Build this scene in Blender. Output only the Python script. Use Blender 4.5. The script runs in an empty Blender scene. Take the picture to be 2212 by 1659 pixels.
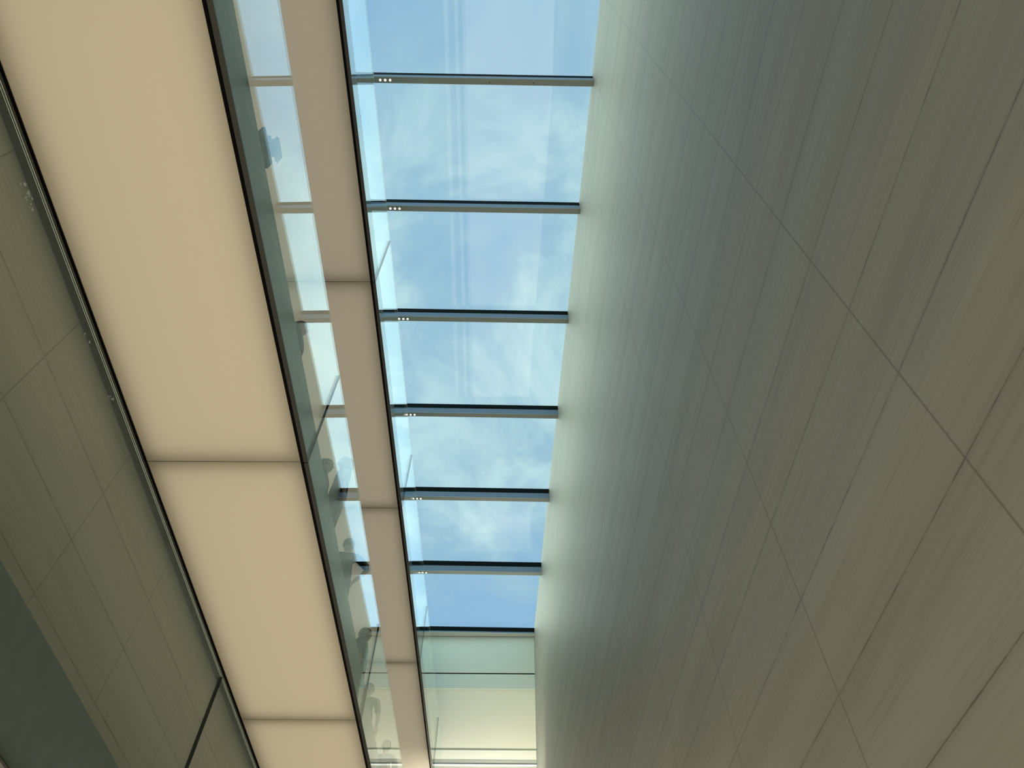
import bpy, bmesh, math, random
from mathutils import Vector, Matrix
random.seed(7)
S = bpy.context.scene
col = S.collection

# ------------------------------------------------------------------ camera
EYE = 1.6                                   # camera height above the lobby floor
cam = bpy.data.cameras.new('camera'); camo = bpy.data.objects.new('camera', cam)
col.objects.link(camo); S.camera = camo
rot = Matrix(((0.99996273, -0.00308845, 0.00806284),
              (0.00196343, -0.82802976, -0.56068072),
              (0.00840791, 0.56067565, -0.82799283)))
camo.matrix_world = Matrix.Translation((0, 0, EYE)) @ rot.to_4x4()
cam.sensor_fit = 'HORIZONTAL'; cam.sensor_width = 36; cam.lens = 25.665
cam.clip_start = 0.05; cam.clip_end = 500

S.view_settings.view_transform = 'Standard'; S.view_settings.look = 'None'
S.view_settings.exposure = 0.0; S.view_settings.gamma = 1.0
S.view_settings.use_curve_mapping = False

# ------------------------------------------------------------------ node helpers
def nn(nt, t, **kw):
    n = nt.nodes.new(t)
    for k, v in kw.items(): setattr(n, k, v)
    return n
def mth(nt, op, a, b=None, c=None, clamp=False):
    n = nt.nodes.new('ShaderNodeMath'); n.operation = op; n.use_clamp = clamp
    for i, v in enumerate((a, b, c)):
        if v is None: continue
        if isinstance(v, (int, float)): n.inputs[i].default_value = v
        else: nt.links.new(v, n.inputs[i])
    return n.outputs[0]
def mixc(nt, f, a, b, bt='MIX'):
    n = nt.nodes.new('ShaderNodeMix'); n.data_type = 'RGBA'; n.blend_type = bt
    for i, v in ((0, f), (6, a), (7, b)):
        if isinstance(v, (int, float)): n.inputs[i].default_value = v
        elif isinstance(v, tuple): n.inputs[i].default_value = (*v, 1) if len(v) == 3 else v
        else: nt.links.new(v, n.inputs[i])
    return n.outputs[2]
def ramp(nt, f, stops):
    n = nt.nodes.new('ShaderNodeValToRGB'); e = n.color_ramp.elements
    while len(e) < len(stops): e.new(0.5)
    for x, (p, c) in zip(e, stops): x.position = p; x.color = (*c, 1)
    nt.links.new(f, n.inputs[0]); return n.outputs[0]

SKYGAIN, LEFTGLOW = 0.95, 3.6
# ------------------------------------------------------------------ world: a bright, partly cloudy sky
w = bpy.data.worlds.new('world'); S.world = w; w.use_nodes = True; nt = w.node_tree; nt.nodes.clear()
tc = nn(nt, 'ShaderNodeTexCoord'); sp = nn(nt, 'ShaderNodeSeparateXYZ'); nt.links.new(tc.outputs['Generated'], sp.inputs[0])
zc = mth(nt, 'MAXIMUM', sp.outputs[2], 0.12)
px = mth(nt, 'DIVIDE', sp.outputs[0], zc); py = mth(nt, 'DIVIDE', sp.outputs[1], zc)
cb = nn(nt, 'ShaderNodeCombineXYZ'); nt.links.new(px, cb.inputs[0]); nt.links.new(py, cb.inputs[1])
mp = nn(nt, 'ShaderNodeMapping'); nt.links.new(cb.outputs[0], mp.inputs[0])
mp.inputs['Location'].default_value = (3.1, 0.7, 0); mp.inputs['Rotation'].default_value = (0, 0, 0.6)
n1 = nn(nt, 'ShaderNodeTexNoise'); nt.links.new(mp.outputs[0], n1.inputs[0])
n1.inputs['Scale'].default_value = 3.8; n1.inputs['Detail'].default_value = 8; n1.inputs['Roughness'].default_value = 0.62
n1.inputs['Distortion'].default_value = 0.6
# a large bank of cloud lies ahead, the zenith and the horizon side of it are clearer
bank = mth(nt, 'MULTIPLY', mth(nt, 'ABSOLUTE', mth(nt, 'SUBTRACT', py, 0.66)), -0.75)
t = mth(nt, 'ADD', mth(nt, 'MULTIPLY', mth(nt, 'SUBTRACT', n1.outputs[0], 0.5), 2.1), mth(nt, 'ADD', bank, 0.66), clamp=True)
t = mth(nt, 'ADD', t, mth(nt, 'MULTIPLY', px, 0.5), clamp=True)
SKY = ramp(nt, t, [(0.0, (0.33, 0.56, 0.80)), (0.4, (0.42, 0.65, 0.80)), (0.7, (0.60, 0.84, 0.90)), (1.0, (0.78, 1.0, 1.0))])
# added glow in the unseen left-hand sky, to brighten the right wall
gl = mth(nt, 'MULTIPLY', mth(nt, 'SUBTRACT', mth(nt, 'MULTIPLY', px, -1.0), 0.24), 3.0, clamp=True)
gl = mth(nt, 'MULTIPLY', gl, mth(nt, 'MULTIPLY', mth(nt, 'ADD', px, 1.7), 2.0, clamp=True))
bg = nn(nt, 'ShaderNodeBackground'); nt.links.new(mixc(nt, gl, SKY, (0.90, 1.0, 0.80)), bg.inputs[0])
# added brightness in the right-hand sky, to whiten the balustrade reflections
rb = mth(nt, 'MULTIPLY', mth(nt, 'MULTIPLY', mth(nt, 'SUBTRACT', px, 0.12), 6.0, clamp=True), 1.4)
nt.links.new(mth(nt, 'ADD', mth(nt, 'MULTIPLY_ADD', gl, LEFTGLOW, SKYGAIN), rb), bg.inputs[1])
out = nn(nt, 'ShaderNodeOutputWorld'); nt.links.new(bg.outputs[0], out.inputs[0])

# ------------------------------------------------------------------ added area lights without fixtures: warm floor fill, end wall wash
def area(name, loc, rx, ry, sx, sy, power, colr):
    l = bpy.data.lights.new(name, 'AREA'); l.shape = 'RECTANGLE'; l.size = sx; l.size_y = sy
    l.energy = power; l.color = colr
    o = bpy.data.objects.new(name, l); col.objects.link(o); o.location = loc; o.rotation_euler = (rx, ry, 0); return o
area('added_floor_fill', (-1.0, 5.5, 0.06), math.pi, 0, 5.2, 26.0, 620, (1.0, 0.92, 0.75))
area('end_wall_wash', (-0.7, 18.3, 9.7), math.radians(128), 0, 2.4, 0.5, 225, (1.0, 0.97, 0.86))

# ------------------------------------------------------------------ materials
def pbr(name, c, rough=0.5, metal=0.0, spec=0.5):
    m = bpy.data.materials.new(name); m.use_nodes = True
    b = m.node_tree.nodes['Principled BSDF']
    b.inputs['Base Color'].default_value = (*c, 1); b.inputs['Roughness'].default_value = rough
    b.inputs['Metallic'].default_value = metal; b.inputs['Specular IOR Level'].default_value = spec
    return m
def noisy(name, c, rough=0.5, metal=0.0, spec=0.5, scale=30, amt=0.08, bump=0.0):
    m = pbr(name, c, rough, metal, spec); nt = m.node_tree; b = nt.nodes['Principled BSDF']
    tc = nn(nt, 'ShaderNodeTexCoord'); n = nn(nt, 'ShaderNodeTexNoise'); nt.links.new(tc.outputs['Object'], n.inputs[0])
    n.inputs['Scale'].default_value = scale; n.inputs['Detail'].default_value = 4
    a = tuple(x * (1 - amt) for x in c); d = tuple(min(1, x * (1 + amt)) for x in c)
    nt.links.new(ramp(nt, n.outputs[0], [(0.3, a), (0.7, d)]), b.inputs['Base Color'])
    if bump:
        bp = nn(nt, 'ShaderNodeBump'); bp.inputs['Strength'].default_value = bump; bp.inputs['Distance'].default_value = 0.002
        nt.links.new(n.outputs[0], bp.inputs['Height']); nt.links.new(bp.outputs[0], b.inputs['Normal'])
    return m
def glass(name, tint, smear=0.0, refl=1.0):
    """clear sheet glass: tinted transmission plus a mirror reflection that grows with the angle"""
    m = bpy.data.materials.new(name); m.use_nodes = True; nt = m.node_tree; nt.nodes.clear()
    g = nn(nt, 'ShaderNodeNewGeometry'); dt = nn(nt, 'ShaderNodeVectorMath', operation='DOT_PRODUCT')
    nt.links.new(g.outputs['Normal'], dt.inputs[0]); nt.links.new(g.outputs['Incoming'], dt.inputs[1])
    c = mth(nt, 'ABSOLUTE', dt.outputs['Value'])
    f = mth(nt, 'POWER', mth(nt, 'SUBTRACT', 1.0, c, clamp=True), 5.0)
    f = mth(nt, 'MULTIPLY_ADD', f, 0.96, 0.04); f = mth(nt, 'MULTIPLY', f, refl, clamp=True)
    tr = nn(nt, 'ShaderNodeBsdfTransparent'); tr.inputs[0].default_value = (*tint, 1)
    gl = nn(nt, 'ShaderNodeBsdfGlossy'); gl.inputs['Roughness'].default_value = 0.0; gl.inputs[0].default_value = (1, 1, 1, 1)
    mx = nn(nt, 'ShaderNodeMixShader'); nt.links.new(f, mx.inputs[0]); nt.links.new(tr.outputs[0], mx.inputs[1]); nt.links.new(gl.outputs[0], mx.inputs[2])
    res = mx.outputs[0]
    o = nn(nt, 'ShaderNodeOutputMaterial'); nt.links.new(res, o.inputs[0]); return m

M = {}
M['black'] = pbr('black_recess', (0.004, 0.004, 0.004), 0.8, spec=0.1)
M['trim'] = noisy('dark_bronze_trim', (0.072, 0.070, 0.060), 0.5, 0.0, scale=60, amt=0.1)
M['walltrim'] = noisy('grey_bronze_trim', (0.12, 0.12, 0.10), 0.5, 0.0, scale=60, amt=0.1)
M['fascia'] = noisy('grey_fascia', (0.17, 0.195, 0.18), 0.5, 0.0, scale=14, amt=0.05)
M['floor_stone'] = noisy('pale_stone_floor', (0.55, 0.52, 0.46), 0.45, scale=8, amt=0.1)
M['balglass'] = glass('balustrade_glass', (0.95, 0.985, 0.97), refl=0.82)
M['roofglass'] = glass('skylight_glass', (0.93, 0.97, 0.975), refl=0.7)
M['edgeglass'] = pbr('polished_glass_edge', (0.85, 0.90, 0.78), 0.3)
M['seal'] = pbr('black_silicone', (0.006, 0.010, 0.012), 0.5, spec=0.2)
M['gasket'] = pbr('black_gasket', (0.004, 0.007, 0.007), 0.8, spec=0.04)
M['beam'] = noisy('grey_painted_steel', (0.34, 0.36, 0.32), 0.4, 0.0, scale=25, amt=0.05)
M['web'] = noisy('sky_tinted_steel', (0.13, 0.19, 0.26), 0.3, 0.0, scale=25, amt=0.05)  # blue of the reflected sky is put into the base colour
M['screw'] = pbr('dark_screw', (0.02, 0.02, 0.02), 0.4, 0.8)
M['panel'] = noisy('matt_grey_green_panel', (0.56, 0.64, 0.57), 0.55, scale=60, amt=0.05)
M['cream'] = noisy('cream_plaster', (0.80, 0.77, 0.62), 0.8, spec=0.2, scale=70, amt=0.04, bump=0.2)
M['cream2'] = noisy('pale_plaster', (0.82, 0.80, 0.68), 0.8, spec=0.2, scale=70, amt=0.04, bump=0.2)
M['greyband'] = pbr('grey_band', (0.42, 0.43, 0.37), 0.6)
M['whiteline'] = pbr('white_lip', (0.88, 0.9, 0.86), 0.5)
M['residue'] = pbr('dried_residue', (0.5, 0.53, 0.50), 0.8)
def emit(name, c, s):
    m = bpy.data.materials.new(name); m.use_nodes = True; nt = m.node_tree; nt.nodes.clear()
    e = nn(nt, 'ShaderNodeEmission'); e.inputs[0].default_value = (*c, 1); e.inputs[1].default_value = s
    o = nn(nt, 'ShaderNodeOutputMaterial'); nt.links.new(e.outputs[0], o.inputs[0]); return m
M['glow'] = emit('lamp_tray_warm', (1.0, 0.86, 0.62), 0.76); M['glow_dim'] = emit('lamp_tray_dim', (1.0, 0.90, 0.74), 0.50)
M['frame'] = pbr('tension_frame', (0.10, 0.09, 0.07), 0.7)
def fabric():
    m = bpy.data.materials.new('stretched_fabric'); m.use_nodes = True; nt = m.node_tree; nt.nodes.clear()
    tr = nn(nt, 'ShaderNodeBsdfTranslucent'); tr.inputs[0].default_value = (0.84, 0.80, 0.70, 1)
    df = nn(nt, 'ShaderNodeBsdfDiffuse'); df.inputs[0].default_value = (0.80, 0.72, 0.58, 1)
    mx = nn(nt, 'ShaderNodeMixShader'); mx.inputs[0].default_value = 0.35; nt.links.new(tr.outputs[0], mx.inputs[1]); nt.links.new(df.outputs[0], mx.inputs[2])
    o = nn(nt, 'ShaderNodeOutputMaterial'); nt.links.new(mx.outputs[0], o.inputs[0]); return m
M['soffit'] = fabric()
M['glint'] = emit('glint_glow', (1.0, 0.88, 0.68), 6.0)  # glow for the reflected-light dots under the beams

def stone(name, y0, dy, z0, dz, base_a, base_b, vein, rough, vjw=0.009, hjw=0.0055):
    """veined translucent-looking stone tiles, horizontal bedding, thin joints at given pitch (object axes = world axes)"""
    m = pbr(name, base_a, rough); nt = m.node_tree; b = nt.nodes['Principled BSDF']
    tc = nn(nt, 'ShaderNodeTexCoord'); sp = nn(nt, 'ShaderNodeSeparateXYZ'); nt.links.new(tc.outputs['Object'], sp.inputs[0])
    Y, Z = sp.outputs[1], sp.outputs[2]
    def nz(sy, sz, det, seed, rough_=0.55):
        c = nn(nt, 'ShaderNodeCombineXYZ'); c.inputs[0].default_value = seed
        nt.links.new(mth(nt, 'MULTIPLY', Y, sy), c.inputs[1]); nt.links.new(mth(nt, 'MULTIPLY', Z, sz), c.inputs[2])
        n = nn(nt, 'ShaderNodeTexNoise'); nt.links.new(c.outputs[0], n.inputs[0]); n.inputs['Scale'].default_value = 1
        n.inputs['Detail'].default_value = det; n.inputs['Roughness'].default_value = rough_; return n.outputs[0]
    # rows
    rz = mth(nt, 'DIVIDE', mth(nt, 'SUBTRACT', Z, z0), dz); row = mth(nt, 'FLOOR', rz)
    wob = mth(nt, 'MULTIPLY', mth(nt, 'SUBTRACT', nz(7, 3, 3, 9.3), 0.5), 0.010)
    dzj = mth(nt, 'MULTIPLY', mth(nt, 'ABSOLUTE', mth(nt, 'SUBTRACT', rz, mth(nt, 'ROUND', rz))), dz)
    dzj = mth(nt, 'ADD', dzj, wob)
    ry = mth(nt, 'DIVIDE', mth(nt, 'SUBTRACT', Y, y0), dy)
    dyj = mth(nt, 'MULTIPLY', mth(nt, 'ABSOLUTE', mth(nt, 'SUBTRACT', ry, mth(nt, 'ROUND', ry))), dy)
    tl = nn(nt, 'ShaderNodeCombineXYZ'); nt.links.new(row, tl.inputs[0]); nt.links.new(mth(nt, 'FLOOR', ry), tl.inputs[1])
    wn = nn(nt, 'ShaderNodeTexWhiteNoise', noise_dimensions='2D'); nt.links.new(tl.outputs[0], wn.inputs[0])
    a = nz(0.25, 2.6, 4, 1.0); c2 = nz(0.5, 22, 5, 4.0, 0.65)
    f = mth(nt, 'ADD', mth(nt, 'MULTIPLY', mth(nt, 'SUBTRACT', a, 0.5), 2.2), mth(nt, 'MULTIPLY', mth(nt, 'SUBTRACT', c2, 0.5), 1.3))
    f = mth(nt, 'ADD', mth(nt, 'ADD', f, 0.5), mth(nt, 'MULTIPLY', mth(nt, 'SUBTRACT', wn.outputs[0], 0.5), 0.12), clamp=True)
    cc = mixc(nt, f, base_a, base_b)
    hue = nz(0.15, 1.7, 2, 7.7)
    cc = mixc(nt, mth(nt, 'MULTIPLY', mth(nt, 'SUBTRACT', hue, 0.35), 1.6, clamp=True), cc, vein, 'MIX') if vein else cc
    fine = nz(1.2, 60, 3, 2.2)
    cc = mixc(nt, mth(nt, 'MULTIPLY', mth(nt, 'SUBTRACT', fine, 0.52, clamp=True), 1.4), cc, tuple(x * 0.62 for x in base_a))
    # joints
    jh = mth(nt, 'SUBTRACT', 1.0, mth(nt, 'DIVIDE', dzj, hjw), clamp=True)
    soft = mth(nt, 'MULTIPLY', mth(nt, 'SUBTRACT', 1.0, mth(nt, 'DIVIDE', dzj, 0.03), clamp=True), 0.16)
    jv = mth(nt, 'SUBTRACT', 1.0, mth(nt, 'DIVIDE', dyj, vjw), clamp=True)
    j = mth(nt, 'MAXIMUM', mth(nt, 'MAXIMUM', mth(nt, 'MULTIPLY', jh, 0.95), soft), mth(nt, 'MULTIPLY', jv, 0.75))
    cc = mixc(nt, j, cc, tuple(x * 0.42 for x in base_a))
    nt.links.new(cc, b.inputs['Base Color'])
    bp = nn(nt, 'ShaderNodeBump'); bp.inputs['Strength'].default_value = 0.25; bp.inputs['Distance'].default_value = 0.002
    nt.links.new(mth(nt, 'SUBTRACT', f, j), bp.inputs['Height']); nt.links.new(bp.outputs[0], b.inputs['Normal'])
    return m
WR = 3.6418484                                  # right wall swings in by 3.64 degrees
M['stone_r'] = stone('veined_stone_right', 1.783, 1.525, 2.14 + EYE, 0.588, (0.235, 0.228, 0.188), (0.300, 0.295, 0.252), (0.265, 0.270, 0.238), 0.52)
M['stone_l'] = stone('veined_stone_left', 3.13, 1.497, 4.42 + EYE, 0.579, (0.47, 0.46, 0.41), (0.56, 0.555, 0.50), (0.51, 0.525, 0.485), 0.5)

# ------------------------------------------------------------------ mesh helpers
def link(name, bm, mat, parent=None, smooth=False):
    me = bpy.data.meshes.new(name); bmesh.ops.recalc_face_normals(bm, faces=bm.faces[:]); bm.to_mesh(me); bm.free()
    for p in me.polygons: p.use_smooth = smooth
    o = bpy.data.objects.new(name, me); col.objects.link(o)
    for m in (mat if isinstance(mat, list) else [mat]): me.materials.append(m)
    if parent: o.parent = parent
    return o
def bx(bm, x0, x1, y0, y1, z0, z1):
    v = [bm.verts.new(p) for p in ((x0,y0,z0),(x1,y0,z0),(x1,y1,z0),(x0,y1,z0),(x0,y0,z1),(x1,y0,z1),(x1,y1,z1),(x0,y1,z1))]
    for f in ((0,3,2,1),(4,5,6,7),(0,1,5,4),(1,2,6,5),(2,3,7,6),(3,0,4,7)): bm.faces.new([v[i] for i in f])
    return v
def box(name, x0, x1, y0, y1, z0, z1, mat, parent=None, bev=0):
    bm = bmesh.new(); bx(bm, x0, x1, y0, y1, z0, z1)
    if bev: bmesh.ops.bevel(bm, geom=bm.edges[:], offset=bev, segments=2, affect='EDGES')
    return link(name, bm, mat, parent)
def hexa(name, pts, mat, parent=None):
    bm = bmesh.new(); v = [bm.verts.new(p) for p in pts]
    for f in ((0,3,2,1),(4,5,6,7),(0,1,5,4),(1,2,6,5),(2,3,7,6),(3,0,4,7)): bm.faces.new([v[i] for i in f])
    return link(name, bm, mat, parent)
def thing(name, label, cat, loc=(0,0,0), rz=0, group=None):
    o = bpy.data.objects.new(name, None); col.objects.link(o); o.location = loc; o.rotation_euler = (0,0,rz)
    o.empty_display_size = 0.2
    o['label'] = label; o['category'] = cat
    if group: o['group'] = group
    return o
def struct(o): o['kind'] = 'structure'; return o

# ------------------------------------------------------------------ the shell
YB, YE = -8.0, 19.75
XL = -3.84
XR0, MR = 1.803, 0.06365
def xr(y): return XR0 - MR * y
ROOF0, SL = 17.2 + EYE, 0.11
def roof(y): return ROOF0 - SL * y
def prism_y(name, y0, y1, xa0, xb0, xa1, xb1, za0, zb0, za1, zb1, mat, parent=None):
    """box-like solid between two y stations, with its own x and z ranges at each"""
    return hexa(name, ((xa0,y0,za0),(xb0,y0,za0),(xb1,y1,za1),(xa1,y1,za1),(xa0,y0,zb0),(xb0,y0,zb0),(xb1,y1,zb1),(xa1,y1,zb1)), mat, parent)

struct(box('floor', -4.6, 3.2, YB - 0.4, YE + 0.4, -0.3, 0.0, M['floor_stone']))
# right wall: built in its own object axes so its bedding follows it
a = math.radians(WR)
def wall_r():
    c = math.cos(a)
    L0, L1 = YB / c, (YE + 0.3) / c
    bm = bmesh.new()
    zt0, zt1 = roof(YB) + 0.02, roof(YE) + 0.02
    pts = ((0,L0,0),(0.4,L0,0),(0.4,L1,0),(0,L1,0),(0,L0,zt0),(0.4,L0,zt0),(0.4,L1,zt1),(0,L1,zt1))
    v = [bm.verts.new(p) for p in pts]
    for f in ((0,3,2,1),(4,5,6,7),(0,1,5,4),(1,2,6,5),(2,3,7,6),(3,0,4,7)): bm.faces.new([v[i] for i in f])
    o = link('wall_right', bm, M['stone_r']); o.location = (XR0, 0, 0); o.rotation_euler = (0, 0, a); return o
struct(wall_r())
struct(prism_y('wall_left', YB, YE + 0.3, XL - 0.4, XL, XL - 0.4, XL, 0, roof(YB) + 0.35, 0, roof(YE) + 0.35, M['stone_l']))
struct(box('wall_back', XL, 2.4, YB - 0.3, YB, 0, roof(YB) + 0.35, M['cream']))

# end wall: cream lower part, grey-green bulkhead above with a dark shadow groove
E1 = YE + 0.02
struct(box('wall_end', XL, xr(YE) + 0.1, E1 + 0.06, YE + 0.36, 0, roof(YE) - 0.02, M['cream']))
bk = thing('bulkhead', 'grey-green bulkhead panels under the far end of the skylight, split by a dark groove', 'bulkhead', (0, YE, 12.97 + EYE))
o = box('panel', XL, xr(YE) - 0.005, 0.05, 0.075, 0, 0.49, M['panel'], bk)
o = box('panel', XL, xr(YE) - 0.005, 0.05, 0.075, 0.54, roof(YE) - 12.97 - EYE - 0.23, M['panel'], bk)
o = box('groove', XL, xr(YE) - 0.005, 0.066, 0.075, 0.49, 0.54, M['black'], bk); o['label'] = 'thin black shadow groove'
struct(box('trim_1', XL, xr(YE) - 0.005, E1 + 0.02, E1 + 0.06, 10.80 + EYE, 11.08 + EYE, M['cream2']))
struct(box('trim_2', XL, xr(YE) - 0.005, E1 + 0.01, E1 + 0.06, 10.665 + EYE, 10.80 + EYE, M['greyband']))
struct(box('trim_3', XL, xr(YE) - 0.005, E1 - 0.02, E1 + 0.06, 10.635 + EYE, 10.665 + EYE, M['whiteline']))
struct(box('trim_4', XL, xr(YE) - 0.005, E1 + 0.01, E1 + 0.06, 9.4 + EYE, 10.635 + EYE, M['greyband']))

# ------------------------------------------------------------------ skylight: sloping panes and cross beams
SK = 0.0165                                      # beams run slightly off square
BY = [2.72 * (1.22 + k) for k in range(-4, 7)]
ordn = ['first from the top', 'second from the top', 'third from the top', 'fourth from the top', 'fifth from the top', 'sixth from the top']
def skew(x): return SK * (x + 0.3)
def beam(k, y):
    last = (k == 10); vis = k - 4
    if vis < 0: lab = 'dark steel skylight beam overhead behind the viewer'
    elif last: lab = 'black steel edge beam where the skylight meets the grey-green bulkhead'
    else: lab = 'grey steel skylight crossbeam with black top gasket, ' + ordn[vis]
    t = thing('skylight_beam', lab, 'beam', (0, y, roof(y)), 0, 'skylight crossbeams')
    x0, x1 = XL - 0.02, xr(y) + 0.02
    wd = 0.125
    if last: d1, d2, wd = -0.16, -0.22, 0.19
    else: d1, d2 = -0.18, -0.40
    def skb(n, ya, yb, za, zb, m):
        return hexa(n, ((x0,ya+skew(x0),za),(x1,ya+skew(x1),za),(x1,yb+skew(x1),za),(x0,yb+skew(x0),za),
                        (x0,ya+skew(x0),zb),(x1,ya+skew(x1),zb),(x1,yb+skew(x1),zb),(x0,yb+skew(x0),zb)), m, t)
    g = skb('gasket', -0.004, wd + 0.004, d1, 0.0, M['gasket']); g['label'] = 'black gasket strip'
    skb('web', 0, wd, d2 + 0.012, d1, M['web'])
    skb('flange', -0.002, wd + 0.002, d2, d2 + 0.012, M['beam'])['label'] = 'beige underside'
    if vis == 0:
        for sx in (-0.62, 0.31):
            bm = bmesh.new(); bmesh.ops.create_cone(bm, cap_ends=True, segments=12, radius1=0.011, radius2=0.011, depth=0.01)
            bmesh.ops.translate(bm, verts=bm.verts[:], vec=(sx, 0.075 + skew(sx), d2 - 0.004)); link('screw', bm, M['screw'], t)
    return t
for k, y in enumerate(BY): beam(k, y)
ys = [YB - 0.1] + BY
for i in range(len(ys) - 1):
    ya, yb = ys[i] + (0.125 if i else 0), ys[i + 1]
    xa, xb = XL - 0.02, xr((ya + yb) / 2) + 0.12
    o = hexa('window_%d' % (i + 1), [(x, y + skew(x), roof(y) + dz) for dz in (0, 0.03) for x, y in ((xa, ya), (xb, ya), (xb, yb), (xa, yb))], M['roofglass'])
    struct(o)

# three glowing dots per visible beam: light reflections built as small lamps
def glint_dot(loc, lab, first=[None]):
    if first[0] is None:
        t = thing('light_glint', lab, 'light_glint', loc, 0, 'glowing dots standing for reflections under the skylight beams')
        bm = bmesh.new(); bmesh.ops.create_cone(bm, cap_ends=True, segments=20, radius1=0.028, radius2=0.028, depth=0.022)
        bmesh.ops.translate(bm, verts=bm.verts[:], vec=(0, 0, -0.011)); link('glint_base', bm, M['beam'], t)
        bm = bmesh.new(); bmesh.ops.create_uvsphere(bm, u_segments=16, v_segments=8, radius=0.022)
        bmesh.ops.scale(bm, verts=bm.verts[:], vec=(1, 1, 0.5)); bmesh.ops.translate(bm, verts=bm.verts[:], vec=(0, 0, -0.022))
        o = link('lens', bm, M['glint'], t, True); o['label'] = 'glowing warm white dot standing for a reflection'
        first[0] = t; return t
    r = first[0].copy(); col.objects.link(r); r.location = loc; r['label'] = lab
    for ch in first[0].children:
        c = ch.copy(); col.objects.link(c); c.parent = r
    return r
for vis in range(6):
    y = BY[vis + 4]
    for j, pos in enumerate(('left', 'middle', 'right')):
        x = -2.94 + 0.105 * j
        glint_dot((x, y + 0.062 + skew(x), roof(y) - 0.40), 'glowing dot for a reflected light, %s of three under the crossbeam %s' % (pos, ordn[vis]))

# ------------------------------------------------------------------ walkways with stretched soffits, and their glass balustrades
XG = -2.088
def membrane(x0, x1, y0, y1, z):
    """taut translucent ceiling fabric, one gently stretched sheet"""
    bm = bmesh.new(); nx, ny = 8, 12
    g = [[bm.verts.new((x0 + (x1 - x0) * i / nx, y0 + (y1 - y0) * j / ny, z)) for i in range(nx + 1)] for j in range(ny + 1)]
    for j in range(ny):
        for i in range(nx): bm.faces.new((g[j][i], g[j][i+1], g[j+1][i+1], g[j+1][i]))
    return bm
def walkway(zb, zf, zt, glow, labw, labb, joff=0.0):
    zb += EYE; zf += EYE; zt += EYE
    J = [YB + 0.02, -4.3 + joff, 0.2 + joff, 4.72 + joff, 9.24 + joff, 13.80 + joff, 18.32 + joff, YE - 0.02]
    w_ = thing('walkway', labw, 'walkway', (0, 0, zb))
    dz = zb
    box('slab', XL + 0.003, -2.165, J[0], J[-1], 0.15, zf - dz, M['floor_stone'], w_)
    for i in range(len(J) - 1):
        p = link('soffit_panel', membrane(-3.70, -2.152, J[i] + 0.002, J[i+1] - 0.002, 0.002), M['soffit'], w_)
        box('light_tray', -3.63, -2.22, J[i] + 0.07, J[i+1] - 0.07, 0.125, 0.132, glow, p)['label'] = 'glowing tray of lamps behind the fabric'
        bm = bmesh.new()
        for q in ((-3.70, -3.695, J[i] + 0.002, J[i+1] - 0.002), (-2.157, -2.152, J[i] + 0.002, J[i+1] - 0.002),
                  (-3.695, -2.157, J[i] + 0.002, J[i] + 0.005), (-3.695, -2.157, J[i+1] - 0.005, J[i+1] - 0.002)): bx(bm, q[0], q[1], q[2], q[3], 0.003, 0.138)
        link('frame', bm, M['frame'], p)
        box('edge_trim', -2.128, XG + 0.002, J[i] + 0.006, J[i+1] - 0.006, -0.012, 0.0, M['trim'], w_)
        box('wall_trim', XL + 0.003, -3.728, J[i] + 0.002, J[i+1] - 0.002, -0.004, 0.09, M['walltrim'], w_)
        box('fascia', -2.160, -2.122, J[i] + 0.002, J[i+1] - 0.002, 0.031, zf - dz, M['fascia'], w_)
    box('shadow_gap', -3.728, -3.70, J[0], J[-1], 0.003, 0.10, M['black'], w_)['label'] = 'black shadow gap beside the wall'
    box('shadow_gap', -2.165, -2.122, J[0], J[-1], 0.0015, 0.03, M['black'], w_)['label'] = 'black shadow gap along the glass'
    b_ = thing('balustrade', labb, 'balustrade', (0, 0, zb))
    top = zt - dz
    for i in range(len(J) - 1):
        p = box('glass_panel', -2.112, XG, J[i] + 0.005, J[i+1] - 0.005, 0.0005, top, M['balglass'], b_)
        bm = bmesh.new()
        for q in ((-2.099, -2.0975), (-2.0895, XG)): bx(bm, q[0], q[1], J[i] + 0.006, J[i+1] - 0.006, top + 0.0005, top + 0.0035)
        link('polished_edge', bm, M['edgeglass'], p)
    for y in J[1:-1]:
        box('joint_seal', -2.1115, XG - 0.0005, y - 0.005, y + 0.005, -0.012, top, M['seal'], b_)
    return w_, b_
w1, b1 = walkway(1.58, 2.06, 3.10, M['glow'], 'lowest walkway, mostly hidden behind its dark glass-covered edge at lower left',
        'lower left glass balustrade in front of the tiled wall, nearest the viewer', -0.10)
w2, b2 = walkway(5.572, 6.06, 7.13, M['glow'], 'wide beige soffited walkway, the nearer and larger of the two seen from below',
        'glass balustrade of the nearer beige walkway, with people standing behind it', 0.0)
w3, b3 = walkway(9.67, 10.135, 11.17, M['glow_dim'], 'narrow beige soffited upper walkway beside the skylight',
        'glass balustrade of the upper walkway, in front of the sky', 0.03)
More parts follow.
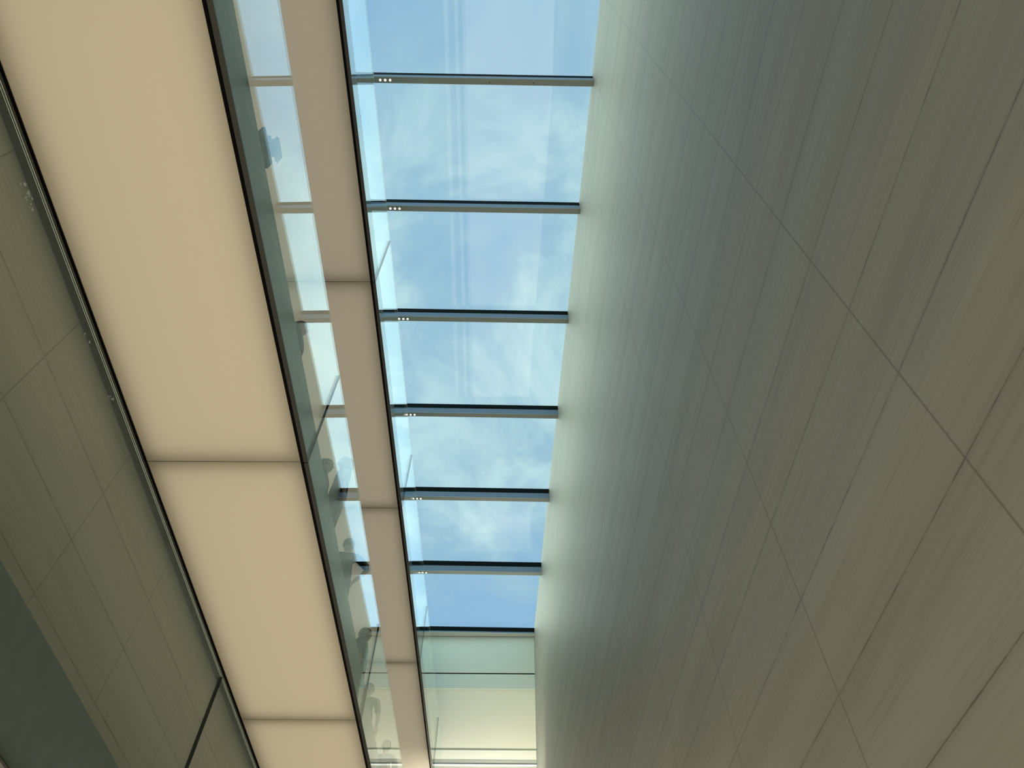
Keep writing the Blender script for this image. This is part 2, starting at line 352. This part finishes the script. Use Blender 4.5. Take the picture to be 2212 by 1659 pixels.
# dried specks left on the nearest glass
def specks():
    bm = bmesh.new()
    for (yc, zc, n, s) in ((1.08, 3.005, 15, 0.04), (1.80, 3.03, 6, 0.025), (2.15, 3.04, 5, 0.025)):
        for _ in range(n):
            y, z = random.gauss(yc, s * 0.7), zc + EYE - 1.58 - EYE + random.gauss(0, s * 0.4)
            r = random.uniform(0.002, 0.008); k = random.randint(5, 8)
            ring = [(y + r * random.uniform(0.5, 1.4) * math.cos(t * 2 * math.pi / k), z + r * random.uniform(0.5, 1.4) * math.sin(t * 2 * math.pi / k)) for t in range(k)]
            a_ = [bm.verts.new((XG + 0.0003, p[0], p[1])) for p in ring]; b_ = [bm.verts.new((XG + 0.0009, p[0], p[1])) for p in ring]
            bm.faces.new(a_); bm.faces.new(b_)
            for q in range(k): bm.faces.new((a_[q], a_[(q+1) % k], b_[(q+1) % k], b_[q]))
    o = link('dried_residue', bm, M['residue'], b1); o['label'] = 'pale dried specks on the glass'; o['kind'] = 'stuff'
specks()

# ------------------------------------------------------------------ people behind the glass
def skinmesh(name, V, Eg, R, mat, parent, root=0, sub=2):
    bm = bmesh.new(); lay = bm.verts.layers.skin.verify(); vs = [bm.verts.new(v) for v in V]
    for e in Eg: bm.edges.new((vs[e[0]], vs[e[1]]))
    for i, v in enumerate(list(bm.verts)):
        r = R[i]; v[lay].radius = r if isinstance(r, tuple) else (r, r); v[lay].use_root = (i == root)
    me = bpy.data.meshes.new(name); bm.to_mesh(me); bm.free(); me.materials.append(mat)
    o = bpy.data.objects.new(name, me); col.objects.link(o); o.parent = parent
    s = o.modifiers.new('skin', 'SKIN'); s.use_smooth_shade = True; s.branch_smoothing = 0.3
    b = o.modifiers.new('sub', 'SUBSURF'); b.levels = sub; b.render_levels = sub
    return o
def body_points(pose):
    """joints for a 1.75 m adult facing +Y; x is the person's right-left"""
    P = {'pelvis': (0, 0, 0.95), 'belly': (0, 0.0, 1.10), 'chest': (0, 0.0, 1.30), 'upper': (0, -0.01, 1.42), 'neck': (0, 0.0, 1.50),
         'jaw': (0, 0.025, 1.575), 'skull': (0, 0.01, 1.655), 'crown': (0, 0.0, 1.715)}
    for s, n in ((-1, 'l'), (1, 'r')):
        P['hip' + n] = (0.09 * s, 0, 0.90); P['knee' + n] = (0.10 * s, 0.015, 0.50); P['ankle' + n] = (0.10 * s, -0.01, 0.09); P['toe' + n] = (0.115 * s, 0.15, 0.035)
        P['sh' + n] = (0.185 * s, 0, 1.41)
        mode = pose.get(n, 'down')
        if mode == 'down': el, wr = (0.245 * s, -0.02, 1.13), (0.25 * s, 0.04, 0.88)
        elif mode == 'rail': el, wr = (0.30 * s, 0.12, 1.17), (0.20 * s, 0.30, 1.09)
        elif mode == 'hip': el, wr = (0.38 * s, -0.06, 1.15), (0.19 * s, 0.07, 1.02)
        else: el, wr = (0.26 * s, 0.12, 1.17), (0.14 * s, 0.32, 1.33)      # phone
        P['el' + n] = el; P['wr' + n] = wr
        d = (Vector(wr) - Vector(el)).normalized(); P['palm' + n] = tuple(Vector(wr) + d * 0.06)
        side = d.cross(Vector((0, 1, 0.2))).normalized() if abs(d.y) < 0.7 else d.cross(Vector((0, 0, 1))).normalized()
        P['_h' + n] = (d, side)
    return P
def person(loc, rz, h, lab, shirt, trous, hairc, skinc, pose={}, cap=False):
    t = thing('person', lab, 'person', loc, rz, 'people on the walkway'); k = h / 1.75
    t.scale = (k, k, k)
    P = body_points(pose)
    names, V, R, E = {}, [], [], []
    def add(n, p, r, par=None):
        names[n] = len(V); V.append(p); R.append(r)
        if par: E.append((names[par], names[n]))
    add('pelvis', P['pelvis'], (0.14, 0.10)); add('belly', P['belly'], (0.125, 0.09), 'pelvis'); add('chest', P['chest'], (0.145, 0.10), 'belly')
    add('upper', P['upper'], (0.12, 0.075), 'chest'); add('neck', P['neck'], 0.040, 'upper'); add('jaw', P['jaw'], (0.066, 0.082), 'neck')
    add('skull', P['skull'], (0.088, 0.106), 'jaw'); add('crown', P['crown'], (0.062, 0.076), 'skull')
    for n in 'lr':
        add('hip'+n, P['hip'+n], 0.088, 'pelvis'); add('knee'+n, P['knee'+n], 0.056, 'hip'+n); add('ankle'+n, P['ankle'+n], 0.038, 'knee'+n); add('toe'+n, P['toe'+n], (0.035, 0.025), 'ankle'+n)
        add('sh'+n, P['sh'+n], 0.056, 'upper'); add('el'+n, P['el'+n], 0.04, 'sh'+n); add('wr'+n, P['wr'+n], 0.026, 'el'+n); add('palm'+n, P['palm'+n], (0.034, 0.018), 'wr'+n)
        d, sd = P['_h'+n]; pc = Vector(P['palm'+n])
        for f, (off, ln) in enumerate(((-0.030, 0.075), (-0.010, 0.088), (0.010, 0.082), (0.030, 0.065))):
            a_ = pc + d * 0.032 + sd * off; m_ = a_ + d * ln * 0.5; e_ = a_ + d * ln * 0.95 + Vector((0, 0.012, -0.008))
            add('fa%s%d' % (n, f), tuple(a_), 0.0088, 'palm'+n); add('fm%s%d' % (n, f), tuple(m_), 0.0084, 'fa%s%d' % (n, f)); add('ft%s%d' % (n, f), tuple(e_), 0.007, 'fm%s%d' % (n, f))
        a_ = Vector(P['wr'+n]) * 0.55 + pc * 0.45 + sd * -0.042; add('tha'+n, tuple(a_), 0.011, 'palm'+n); add('thb'+n, tuple(a_ + d * 0.045 + sd * -0.012), 0.009, 'tha'+n)
    skinmesh('body', V, E, R, skinc, t)
    # face: nose, ears, eyes, mouth
    bm = bmesh.new(); v = [bm.verts.new(p) for p in ((-0.009, 0.085, 1.645), (0.009, 0.085, 1.645), (0.016, 0.084, 1.605), (-0.016, 0.084, 1.605), (0, 0.122, 1.608))]
    for f in ((0,1,4), (1,2,4), (2,3,4), (3,0,4), (3,2,1,0)): bm.faces.new([v[i] for i in f])
    link('nose', bm, skinc, t, True)
    for s in (-1, 1):
        bm = bmesh.new(); bmesh.ops.create_uvsphere(bm, u_segments=10, v_segments=8, radius=0.03); bmesh.ops.scale(bm, verts=bm.verts[:], vec=(0.35, 0.6, 1)); bmesh.ops.translate(bm, verts=bm.verts[:], vec=(0.079 * s, 0.0, 1.64)); link('ear', bm, skinc, t, True)
        bm = bmesh.new(); bmesh.ops.create_uvsphere(bm, u_segments=10, v_segments=8, radius=0.012); bmesh.ops.translate(bm, verts=bm.verts[:], vec=(0.03 * s, 0.086, 1.648)); link('eye', bm, M['eye'], t, True)
    bm = bmesh.new(); bmesh.ops.create_uvsphere(bm, u_segments=10, v_segments=6, radius=0.022); bmesh.ops.scale(bm, verts=bm.verts[:], vec=(1, 0.35, 0.28)); bmesh.ops.translate(bm, verts=bm.verts[:], vec=(0, 0.090, 1.580)); link('mouth', bm, M['lips'], t, True)
    # hair (or cap) as a shell over the skull
    bm = bmesh.new(); bmesh.ops.create_uvsphere(bm, u_segments=20, v_segments=14, radius=1)
    for vv in bm.verts:
        x, y, z = vv.co; zz = 1.66 + 0.105 * z
        if z < -0.1: zz = 1.66 + 0.09 * z
        vv.co = (0.092 * x, -0.008 + 0.108 * y - (0.012 if z < 0 else 0), zz)
    kill = [vv for vv in bm.verts if (vv.co.y > 0.045 and vv.co.z < 1.685) or vv.co.z < 1.585]
    bmesh.ops.delete(bm, geom=kill, context='VERTS')
    if cap:
        pts = [bm.verts.new((0.075 * math.cos(q * math.pi / 8), 0.07 + 0.085 * math.sin(q * math.pi / 8), 1.695)) for q in range(9)]
        p2 = [bm.verts.new((0.075 * math.cos(q * math.pi / 8), 0.07 + 0.085 * math.sin(q * math.pi / 8), 1.703)) for q in range(9)]
        bm.faces.new(pts); bm.faces.new(p2)
        for q in range(8): bm.faces.new((pts[q], pts[q+1], p2[q+1], p2[q]))
    link('cap' if cap else 'hair', bm, hairc, t, True)
    # clothes
    V2 = [(0, 0, 0.84), P['belly'], P['chest'], P['upper']]; R2 = [(0.185, 0.145), (0.16, 0.122), (0.168, 0.122), (0.125, 0.09)]; E2 = [(0,1),(1,2),(2,3)]
    for n in 'lr':
        i = len(V2); sh, el = Vector(P['sh'+n]), Vector(P['el'+n])
        V2 += [tuple(sh), tuple(sh.lerp(el, 0.5)), tuple(sh.lerp(el, 0.9))]; R2 += [0.068, 0.060, 0.056]; E2 += [(3, i), (i, i+1), (i+1, i+2)]
    skinmesh('shirt', V2, E2, R2, shirt, t)
    V3 = [(0,0,1.06), (0,0,0.90)]; R3 = [(0.162, 0.122), (0.16, 0.125)]; E3 = [(0,1)]
    for n in 'lr':
        i = len(V3); hp, kn, an = (Vector(P[q+n]) for q in ('hip', 'knee', 'ankle'))
        V3 += [tuple(hp.lerp(kn, 0.14)), tuple(kn), tuple(an)]; R3 += [0.098, 0.07, 0.055]; E3 += [(1, i), (i, i+1), (i+1, i+2)]
    skinmesh('trousers', V3, E3, R3, trous, t)
    for n, s in (('l', -1), ('r', 1)):
        bm = bmesh.new(); bmesh.ops.create_uvsphere(bm, u_segments=14, v_segments=8, radius=1)
        for vv in bm.verts:
            x, y, z = vv.co; vv.co = (0.11 * s + 0.046 * x, 0.055 + 0.135 * y, max(0.0, 0.045 + 0.05 * z - (0.012 if y > 0.3 else 0)))
        link('shoe', bm, M['shoe'], t, True)
    return t
M['eye'] = pbr('eye', (0.03, 0.025, 0.02), 0.2); M['lips'] = pbr('lips', (0.35, 0.14, 0.12), 0.5); M['shoe'] = pbr('shoe_leather', (0.03, 0.03, 0.03), 0.5)
sk1 = noisy('skin_light', (0.50, 0.32, 0.24), 0.5, scale=40, amt=0.05); sk2 = noisy('skin_tan', (0.33, 0.19, 0.13), 0.5, scale=40, amt=0.05)
hd = noisy('hair_dark', (0.02, 0.016, 0.013), 0.6, scale=90, amt=0.4); hb = noisy('hair_brown', (0.06, 0.04, 0.025), 0.6, scale=90, amt=0.4)
def cloth(n, c): return noisy(n, c, 0.9, spec=0.1, scale=120, amt=0.12, bump=0.3)
teal, navy, blk, grey, drk, olive = (cloth('cloth_%s' % n, c) for n, c in (('teal', (0.02, 0.09, 0.09)), ('navy', (0.012, 0.016, 0.035)), ('black', (0.010, 0.010, 0.010)), ('grey', (0.03, 0.032, 0.035)), ('denim', (0.02, 0.025, 0.045)), ('olive', (0.03, 0.03, 0.022))))
FZ = 6.064 + EYE
PI = math.pi
person((-2.52, 10.25, FZ), -PI/2, 1.74, 'person in dark short sleeved shirt behind glass, hand on hip, head against grey bulkhead', grey, drk, hd, sk2, {'l': 'down', 'r': 'hip'})
person((-2.62, 11.74, FZ), PI, 1.70, 'person with arm hanging down behind glass, against the cream end wall', grey, drk, hb, sk1, {'r': 'down'})
person((-2.48, 13.50, FZ), PI, 1.66, 'broad shouldered person farthest along the walkway at the photo bottom edge', olive, drk, hd, sk1, {})
person((-2.37, 6.60, FZ), -PI/2.8, 1.78, 'person in navy close to the glass where the fifth skylight beam is reflected', navy, blk, hd, sk1, {'l': 'down', 'r': 'down'})
person((-2.67, 6.64, FZ), -PI/2, 1.80, 'taller person in black half hidden just left of the person in navy', blk, drk, hd, sk2, {})
person((-2.52, 8.12, FZ), 0.1, 1.70, 'person in dark jacket behind glass below the sixth beam reflection', blk, drk, hb, sk1, {'r': 'hip'}, True)
person((-2.62, 4.38, FZ), -PI/2, 1.68, 'person whose rounded head just shows behind glass near the first glass joint', navy, drk, hb, sk1, {})
person((-2.84, 2.02, FZ), PI/2, 1.72, 'person nearest the top left, back to the glass, wearing a teal backpack', grey, drk, hd, sk2, {})
bp_ = thing('backpack', 'rounded teal backpack pressed toward the glass near the photo top left', 'backpack', (-2.52, 2.12, FZ + 1.04))
bm = bmesh.new(); bx(bm, -0.13, 0.13, -0.18, 0.18, 0, 0.40)
bmesh.ops.bevel(bm, geom=bm.edges[:], offset=0.115, segments=8, affect='EDGES'); link('bag', bm, teal, bp_, True)
bm = bmesh.new(); bx(bm, 0.12, 0.155, -0.11, 0.11, 0.05, 0.22)
bmesh.ops.bevel(bm, geom=bm.edges[:], offset=0.014, segments=3, affect='EDGES'); link('pocket', bm, teal, bp_, True)
for s in (-1, 1):
    bm = bmesh.new()
    pts = [(-0.10, 0.37), (-0.16, 0.41), (-0.26, 0.43), (-0.36, 0.36), (-0.385, 0.24), (-0.36, 0.12), (-0.26, 0.06), (-0.12, 0.05)]
    prev = None
    for (x, z) in pts:
        r = [bm.verts.new((x, s * 0.10 + d, z + e)) for d, e in ((-0.02, -0.004), (0.02, -0.004), (0.02, 0.004), (-0.02, 0.004))]
        if prev:
            for q in range(4): bm.faces.new((prev[q], prev[(q+1) % 4], r[(q+1) % 4], r[q]))
        else: bm.faces.new(r)
        prev = r
    bm.faces.new(prev); link('shoulder_strap', bm, teal, bp_, False)
